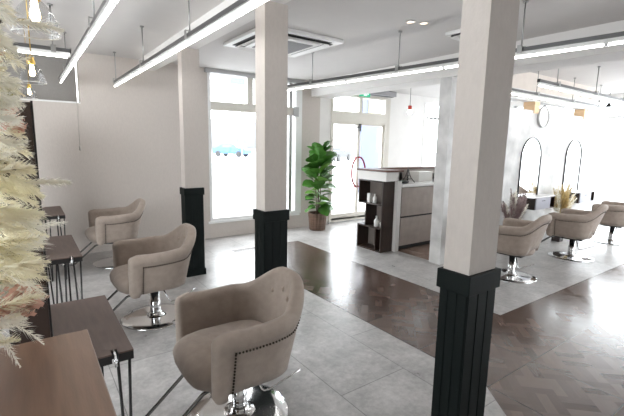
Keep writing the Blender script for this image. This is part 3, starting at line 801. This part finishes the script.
b = MB(); b.box(3.985, 4.33, 3.855, 4.46, 1.146, 1.172, bev=.003); st(b.build('trim_6', cap_m))
st(bx(4.33, 6.3, 4.36, 4.46, 1.146, 1.172).build('trim_7', cap_m))
t = thing('drawer_cabinet', 'greige reception cabinet with two wide drawers under the white counter', 'cabinet', (4.32,3.87,0))
bx(0, 1.6, .021, .495, .06, .925).build('body', slot_m, t); bx(0.02, 1.58, .06, .49, 0.0025, .06).build('plinth', slot_m, t)
bx(.012, 1.59, 0, .02, .075, .480).build('drawer', drawer_m, t); bx(.012, 1.59, 0, .02, .508, .915).build('drawer', drawer_m, t)
tag(bx(4.318, 5.95, 3.855, 4.366, .926, .965, bev=.004).build('counter_top', counter_m), 'white worktop on the greige drawer cabinet', 'worktop')
# things on the counter
def bottle(label, x, y, z, r, h, m, neck=True, name='bottle', cap=True):
    t = thing(name, label, 'bottle', (x,y,z), 0, 'bottles on the display shelf')
    MB().lathe([(r*.9,0),(r,.006),(r,h*.58),(r*.5,h*.74),(r*.32,h*.78),(r*.32,h*.88)], 18).build('bottle_body', m, t)
    MB().lathe([(r*.42,h*.86),(r*.42,h)], 12).build('cap', m, t)
S = .0185
bottle('small white pump bottle on the top shelf beside the box', 4.07, 4.14, .67+S-.0005, .030, .135, ceram)
bottle('round white bottle on the middle shelf', 4.07, 4.09, .335+S-.0005, .036, .155, ceram)
bottle('slim white bottle right of the round one on the middle shelf', 4.07, 3.99, .335+S-.0005, .020, .12, ceram)
tag(bx(4.04, 4.09, 4.22, 4.275, .6885, .82, bev=.003).build('carton', ceram), 'tall white carton on the top shelf left of the pump bottle', 'box')
t = thing('storage_box', 'cream box with lid on the white counter by the grey wall', 'box', (5.12, 4.22, .966))
bx(-.16,.16,-.11,.11,0,.13,bev=.006).build('box_body', ceram, t); bx(-.165,.165,-.115,.115,.13,.15,bev=.004).build('lid', ceram, t)
t = thing('eiffel_shaped_stand', 'black pointed lattice stand on the white counter', 'ornament', (4.72, 4.12, .966)); t.name = 'lattice_stand'
b = MB()
for sx in (-1,1):
    for sy in (-1,1): b.tube([(.075*sx,.075*sy,0),(.035*sx,.035*sy,.06),(.014*sx,.014*sy,.13),(.004*sx,.004*sy,.20)], [.008,.007,.006,.005], 6)
b.box(-.05,.05,-.05,.05,.045,.055); b.box(-.024,.024,-.024,.024,.10,.108); b.tube([(0,0,.19),(0,0,.23)], .004, 6)
b.build('lattice_frame', black_m, t)
tag(MB().lathe([(.10,0),(.13,.01),(.14,.03),(.13,.035),(.11,.02),(.02,.012)], 24).build('tray', black_m, None, (4.50,4.08,.966)), 'low black tray on the white counter left of the pointed stand', 'tray')
t = thing('wire_holder', 'small black wire holder at the right end of the white counter', 'holder', (5.24,4.02,.966))
b = MB()
for k in range(3): b.tube([(.04*math.cos(a),.04*math.sin(a),.002+.06*k+.0) for a in [2*PI*i/12 for i in range(12)]], .004, 5, closed=True)
for k in range(4): b.tube([(.04*math.cos(k*PI/2),.04*math.sin(k*PI/2),0),(.04*math.cos(k*PI/2),.04*math.sin(k*PI/2),.19 if k==0 else .125)], .004, 5)
b.build('wire_frame', black_m, t)
# red pendant over reception
t = thing('red_pendant_lamp', 'bare bulb pendant with a red socket hanging over the reception', 'pendant lamp', (5.0,4.4,2.04))
MB().ball((0,0,0), .038, 14).build('bulb', bulb_w, t); MB().lathe([(.028,.03),(.03,.035),(.03,.09),(.024,.095)], 18).build('socket', socket_red, t)
MB().tube([(0,0,.09),(0,0,H-2.04-.001)], .0035, 6).build('cord', black_pl, t)
# exit sign, air curtain
t = thing('exit_sign', 'small green exit sign hanging above the entrance door', 'sign', (5.30,5.78,2.41))
bx(-.13,.13,-.012,.012,0,.10,bev=.002).build('sign_box', exit_m, t); MB().tube([(0,0,.10),(0,0,.189)], .004, 6).build('hanger', ac_m, t)
b = MB(); b.box(-.035,.035,-.014,-.012,.015,.085); b.add([(.09,-.0135,.05),(.055,-.0135,.075),(.055,-.0135,.025)], [(0,1,2)]); s = b.build('pictogram', exit_w, t)
b = MB(); b.ball((.006,-.015,.074), .006, 6); b.tube([(.004,-.015,.066),(-.004,-.015,.046),(.012,-.015,.036),(.006,-.015,.02)], .003, 5); b.tube([(-.004,-.015,.046),(-.016,-.015,.034),(-.026,-.015,.034)], .003, 5); b.tube([(.004,-.015,.062),(.020,-.015,.056)], .0025, 5); b.tube([(.002,-.015,.062),(-.014,-.015,.056)], .0025, 5)
b.build('running_figure', exit_m, s)
t = thing('air_curtain', 'long thin grey air curtain unit above the entrance door', 'air curtain', (5.75,5.88,2.475))
bx(-.42,.42,-.09,.09,0,.10,bev=.01).build('casing', grille_m, t); bx(-.40,.40,-.03,.03,-.006,0).build('air_slot', slot_m, t)

# ------------------------------------------------------------------ fiddle leaf plant
def leaf_mesh(L, W, curl, fold):
    b = MB(); n = 9; rows = []
    for i in range(n+1):
        f = i/n
        w = W*(math.sin(PI*min(1,f*.94+.03))**.75)*(.55+.65*f) if f < 1 else .001
        if i == n: w = W*.12
        zc = -curl*f*f*L
        row = []
        for j in range(5):
            s = (j-2)/2
            row.append((f*L, s*w, zc+abs(s)*w*fold+.006*math.sin(f*22)*abs(s)))
        rows.append(row)
    vs = [p for r in rows for p in r]; fs = []
    for i in range(n):
        for j in range(4): fs.append((i*5+j,i*5+j+1,(i+1)*5+j+1,(i+1)*5+j))
    vs2 = [(x,y,z-.0015) for x,y,z in vs]; k = len(vs)
    fs += [tuple(q+k for q in f[::-1]) for f in list(fs)]
    b.add(vs+vs2, fs, True)
    b.tube([(-.05,0,.0),(0,0,0),(L*.5,0,-curl*L*.25-.002),(L*.9,0,-curl*L*.81-.002)], [.004,.004,.003,.0015], 5)
    return b
PX, PY = 4.20, 5.70
pl = thing('fiddle_leaf_fig', 'tall green fiddle leaf fig standing by the back wall beside the door', 'plant', (PX,PY,.265))
b = MB(); b.tube([(0,0,0),(.01,.0,.35),(-.005,0,.7),(.0,0,1.16)], [.014,.012,.010,.006], 8)
b.tube([(.03,.02,0),(.05,.0,.3),(.05,.0,.62)], [.010,.009,.006], 8); b.tube([(-.03,-.02,0),(-.05,-.02,.25),(-.055,0,.5)], [.010,.008,.005], 8); b.build('stem', stem_m, pl)
lr = random.Random(11)
lm = [leaf_mesh(L, L*.46, c, .18) for L, c in ((.31,.25),(.28,.10),(.25,.35))]
lobj = []
NL = 58
for i in range(NL):
    f = i/(NL-1); z = .10+1.02*f
    az = i*2.399+lr.uniform(-.3,.3)
    el = .15+.95*f+lr.uniform(-.35,.3)
    s = (.95-.12*abs(f-.5)) * (1.0 if .35 < f < .95 else .88)*lr.uniform(.85,1.1)
    k = lr.randrange(3)
    if i < 6 or True:
        o = lm[k].build('leaf', leafB if lr.random() < .35 else leafA, pl)
    r0 = .045
    o.location = (r0*math.cos(az), r0*math.sin(az)*.8, z)
    o.rotation_euler = (lr.uniform(-.8,.8), -el, az); 
    if math.sin(az) > .3: s *= .62
    s *= 1.24; o.scale = (s,s,s)
t = thing('plant_pot', 'brown ribbed round pot holding the fiddle leaf fig', 'pot', (PX,PY,0))
R0, R1, PH = .135, .172, .31
b = MB(); vs = []; fs = []; n = 72
prof = [(R0,0),(R0+.004,.01),(R1-.006,PH-.03),(R1+.004,PH-.028),(R1+.006,PH),(R1-.012,PH),(R1-.016,PH-.05)]
for q, (r, z) in enumerate(prof):
    for j in range(n):
        a = 2*PI*j/n; rr = r*(1+(.02*(1 if j % 4 < 2 else -1) if 1 <= q <= 2 else 0)); vs.append((rr*math.cos(a), rr*math.sin(a), z))
for q in range(len(prof)-1):
    for j in range(n): fs.append((q*n+j,q*n+(j+1)%n,(q+1)*n+(j+1)%n,(q+1)*n+j))
fs.append(tuple(range(n))[::-1]); b.add(vs, fs, False)
b.build('pot_body', mat('striped_brown_weave', (.13,.075,.05), .5, var=.45, vscale=4, stretch=(1,1,9)), t)
MB().lathe([(.001,.266),(R1-.019,.264)], 32, caps=False).build('soil', soil_m, t)

# ------------------------------------------------------------------ mirror wall things
def arch_mirror(label, xc, w=.60, z0=.765, z1=1.67):
    t = thing('arched_mirror', label, 'mirror', (xc, YD0, z0), 0, 'arched wall mirrors')
    r = w/2; h = z1-z0
    def outline(rr, e):
        pts = [(-rr, e), (rr, e)]
        for i in range(25):
            a = PI*i/24; pts.append((rr*math.cos(a), h-r+rr*math.sin(a)))
        return pts
    out = outline(r, 0); inn = outline(r-.010, .010); k = len(out)
    b = MB(); M = Matrix.Identity(4)
    for y in (-.022, -.001):
        b.v += [Vector((x,y,z)) for x,z in out]+[Vector((x,y,z)) for x,z in inn]
    for i in range(k):
        j = (i+1)%k
        b.f += [[i,j,k+j,k+i],[2*k+i,3*k+i,3*k+j,2*k+j],[i,2*k+i,2*k+j,j],[k+i,k+j,3*k+j,3*k+i]]; b.sm += [False]*4
    b.build('frame', black_m, t)
    b = MB(); b.v += [Vector((x,-.012,z)) for x,z in inn]+[Vector((x,-.002,z)) for x,z in inn]
    b.f += [list(range(k)), list(range(k,2*k))[::-1]]+[[i,k+i,k+(i+1)%k,(i+1)%k] for i in range(k)]; b.sm += [False]*(k+2)
    b.build('mirror_glass', mirror_m, t)
arch_mirror('left arched wall mirror with a thin black frame, below the clock', 6.33); arch_mirror('right arched wall mirror with a thin black frame near the glazed shop front', 7.80)
def wall_unit(label, x0, x1):
    t = thing('wall_drawer_unit', label, 'drawer unit', (x0, YD0, .585), 0, 'floating drawer units')
    W_ = x1-x0; D_ = .19
    b = MB(); b.box(0,W_,-D_,-.0005,0,.015); b.box(0,W_,-D_,-.0005,.165,.18); b.box(0,.018,-D_,-.0005,.015,.165); b.box(W_-.018,W_,-D_,-.0005,.015,.165); b.box(.45,.462,-D_,-.0005,.015,.165); b.box(.018,W_-.018,-.02,-.0005,.015,.165)
    b.build('carcass', shelf_m, t)
    bx(-.10,W_+.01,-D_-.004,-.0005,.18,.194,bev=.002).build('glass_shelf_top', counter_m, t)
    dr = bx(.004,.452,-D_-.016,-D_,.004,.176).build('drawer', drawer_grey, t)
    bx(.18,.28,-D_-.020,-D_-.0155,.128,.136).build('handle', slot_m, dr)
wall_unit('left floating drawer unit with a grey drawer front, beside the left mirror', 6.22, 6.85); wall_unit('right floating drawer unit with a grey drawer front, under the right mirror', 7.75, 8.40)
t = thing('wall_clock', 'round white wall clock with a thin grey rim high on the mirror wall', 'clock', (6.56, YD0-.001, 1.99))
M = Matrix.Rotation(PI/2, 4, 'X')
MB().lathe([(.16,0),(.16,.035),(.152,.036),(.150,.03),(.150,.0)], 40, M=M, caps=False).build('rim', frame_grey, t)
MB().lathe([(.151,.002),(.151,.022)], 40, M=M).build('clock_face', ceram, t)
b = MB(); b.box(-.004,.004,-.0265,-.0245,-.01,.065); b.build('minute_hand', black_m, t)
b = MB(); b.box(-.01,.05,-.0245,-.0225,-.004,.004); b.build('hour_hand', black_m, t)
for k, (x,y) in enumerate(((8.9,4.2),(9.1,3.9),(9.05,2.0+1.5),(9.3,3.2))):
    t = thing('spotlight', ['black cone spotlight seen through the slot over the mirror wall','small black cone spotlight second over the far wall end','small black cone spotlight beyond the end of the mirror wall','small black cone spotlight by the glazed shop front'][k], 'ceiling light', (x,y,2.35), 0, 'black cone spotlights')
    MB().lathe([(.055,-.02),(.02,.05),(.015,.06)], 16).build('cone', black_m, t); MB().tube([(0,0,.06),(0,0,.249)], .004, 6).build('cord', black_m, t)

def floor_flowers(label, x, y, mA, mB_, hz, seed, spread=.20, name='dried_flower_vase'):
    r = random.Random(seed)
    v = thing('tall_vase', label[0], 'vase', (x,y,0), 0, 'dark square floor vases')
    b = MB(); b.v += [Vector(q) for q in ((-.06,-.06,0),(.06,-.06,0),(.06,.06,0),(-.06,.06,0),(-.09,-.09,hz),(.09,-.09,hz),(.09,.09,hz),(-.09,.09,hz),(-.08,-.08,hz),(.08,-.08,hz),(.08,.08,hz),(-.08,.08,hz),(-.06,-.06,hz-.1),(.06,-.06,hz-.1),(.06,.06,hz-.1),(-.06,.06,hz-.1))]
    b.f += [[3,2,1,0],[12,13,14,15]]+[[i,(i+1)%4,4+(i+1)%4,4+i] for i in range(4)]+[[4+i,4+(i+1)%4,8+(i+1)%4,8+i] for i in range(4)]+[[8+i,8+(i+1)%4,12+(i+1)%4,12+i] for i in range(4)]; b.sm += [False]*14
    b.build('vase_body', vase_m, v)
    t = thing('dried_bouquet', label[1], 'flowers', (x,y,hz-.1), 0, 'dried bouquets by the mirror wall')
    for i in range(34):
        a = r.uniform(0,2*PI); e = r.uniform(0,1)
        d = Vector((math.cos(a)*spread*e, math.sin(a)*spread*e*.5-.02, .36))
        b = MB(); L = r.uniform(.46,.68)*(1 if e < .7 else .8)
        strands(b, (math.cos(a)*.01,math.sin(a)*.01,.002), d, L, .065, 130, r=.0022, droop=.12*e, lo=.35, rnd=r, bladew=.0048)
        b.build('grass_plume', mA if r.random() < .65 else mB_, t)
    for i in range(9):
        a = r.uniform(0,2*PI); b = MB(); dx = math.cos(a)*.12; dy = math.sin(a)*.07
        b.tube([(0,0,0),(dx*.5,dy*.5,.12),(dx,dy,.20)], .003, 5); b.ball((dx,dy,.21), .022, 6); b.build('seed_pod', seed_m if mA is mauve else ivory, t)
floor_flowers(('dark floor vase behind the chair by the near column','mauve and ivory dried grass bouquet by the near column'), 5.60, 2.93, mauve, ivory, .40, 5, .27)
plb = floor_flowers(('dark floor vase behind the second right chair','straw yellow dried bouquet between the two floating drawer units'), 7.10, 2.93, yellowp, ivory, .44, 9, .24)

# ------------------------------------------------------------------ daylight, camera
wd = bpy.data.worlds.new('sky'); sc.world = wd; wd.use_nodes = True
bg = wd.node_tree.nodes['Background']; bg.inputs[0].default_value = (.93,.965,1,1); bg.inputs[1].default_value = 6.5
def area(name, loc, rot, sx, sy, e, col=(1,1,1), portal=False):
    l = bpy.data.lights.new(name, 'AREA'); l.shape = 'RECTANGLE'; l.size = sx; l.size_y = sy; l.energy = e; l.color = col
    o = bpy.data.objects.new(name, l); COL.objects.link(o); o.location = loc; o.rotation_euler = rot
    if portal: l.cycles.is_portal = True
    return o
area('daylight_portal', (3.15, YN+.25, 1.42), (-PI/2,0,0), 1.64, 2.3, 1, portal=True)
area('daylight_portal', (7.3, YS-.25, 1.28), (PI/2,0,0), 4.2, 2.35, 1, portal=True)
area('daylight_portal', (XW-.25, 2.4, 1.43), (0,-PI/2,0), 1.85, 4.4, 1, portal=True)
area('daylight_portal', (5.47, YN+.25, 1.25), (-PI/2,0,0), 1.6, 2.5, 1, portal=True)
area('daylight_portal', (7.8, YN+.25, 1.5), (-PI/2,0,0), .95, 2.0, 1, portal=True)
area('daylight_portal', (XE+.25, 3.26, 1.3), (0,PI/2,0), 2.6, 5.6, 1, portal=True)

cam = bpy.data.cameras.new('camera'); co = bpy.data.objects.new('camera', cam); COL.objects.link(co); sc.camera = co
F, PIT, ROL, YAW = 402.0, .156, .01864, .6206
cam.sensor_fit = 'HORIZONTAL'; cam.sensor_width = 36; cam.lens = 36*F/624; cam.clip_start = .02; cam.clip_end = 300
fw = Vector((math.sin(YAW)*math.cos(PIT), math.cos(YAW)*math.cos(PIT), -math.sin(PIT)))
rt = Vector((math.cos(YAW), -math.sin(YAW), 0)); up = rt.cross(fw)
r2 = rt*math.cos(ROL)+up*math.sin(ROL); u2 = up*math.cos(ROL)-rt*math.sin(ROL)
Mx = Matrix((r2, u2, -fw)).transposed().to_4x4(); Mx.translation = Vector((0,0,1.5)); co.matrix_world = Mx
sc.view_settings.view_transform = 'Standard'; sc.view_settings.look = 'None'; sc.view_settings.gamma = 1; sc.view_settings.use_curve_mapping = False
sc.view_settings.exposure = 0.6
sc.cycles.use_denoising = True
sc.cycles.max_bounces = 10; sc.cycles.diffuse_bounces = 7; sc.cycles.glossy_bounces = 4; sc.cycles.transparent_max_bounces = 16
sc.cycles.caustics_reflective = False; sc.cycles.caustics_refractive = False; sc.cycles.sample_clamp_indirect = 6
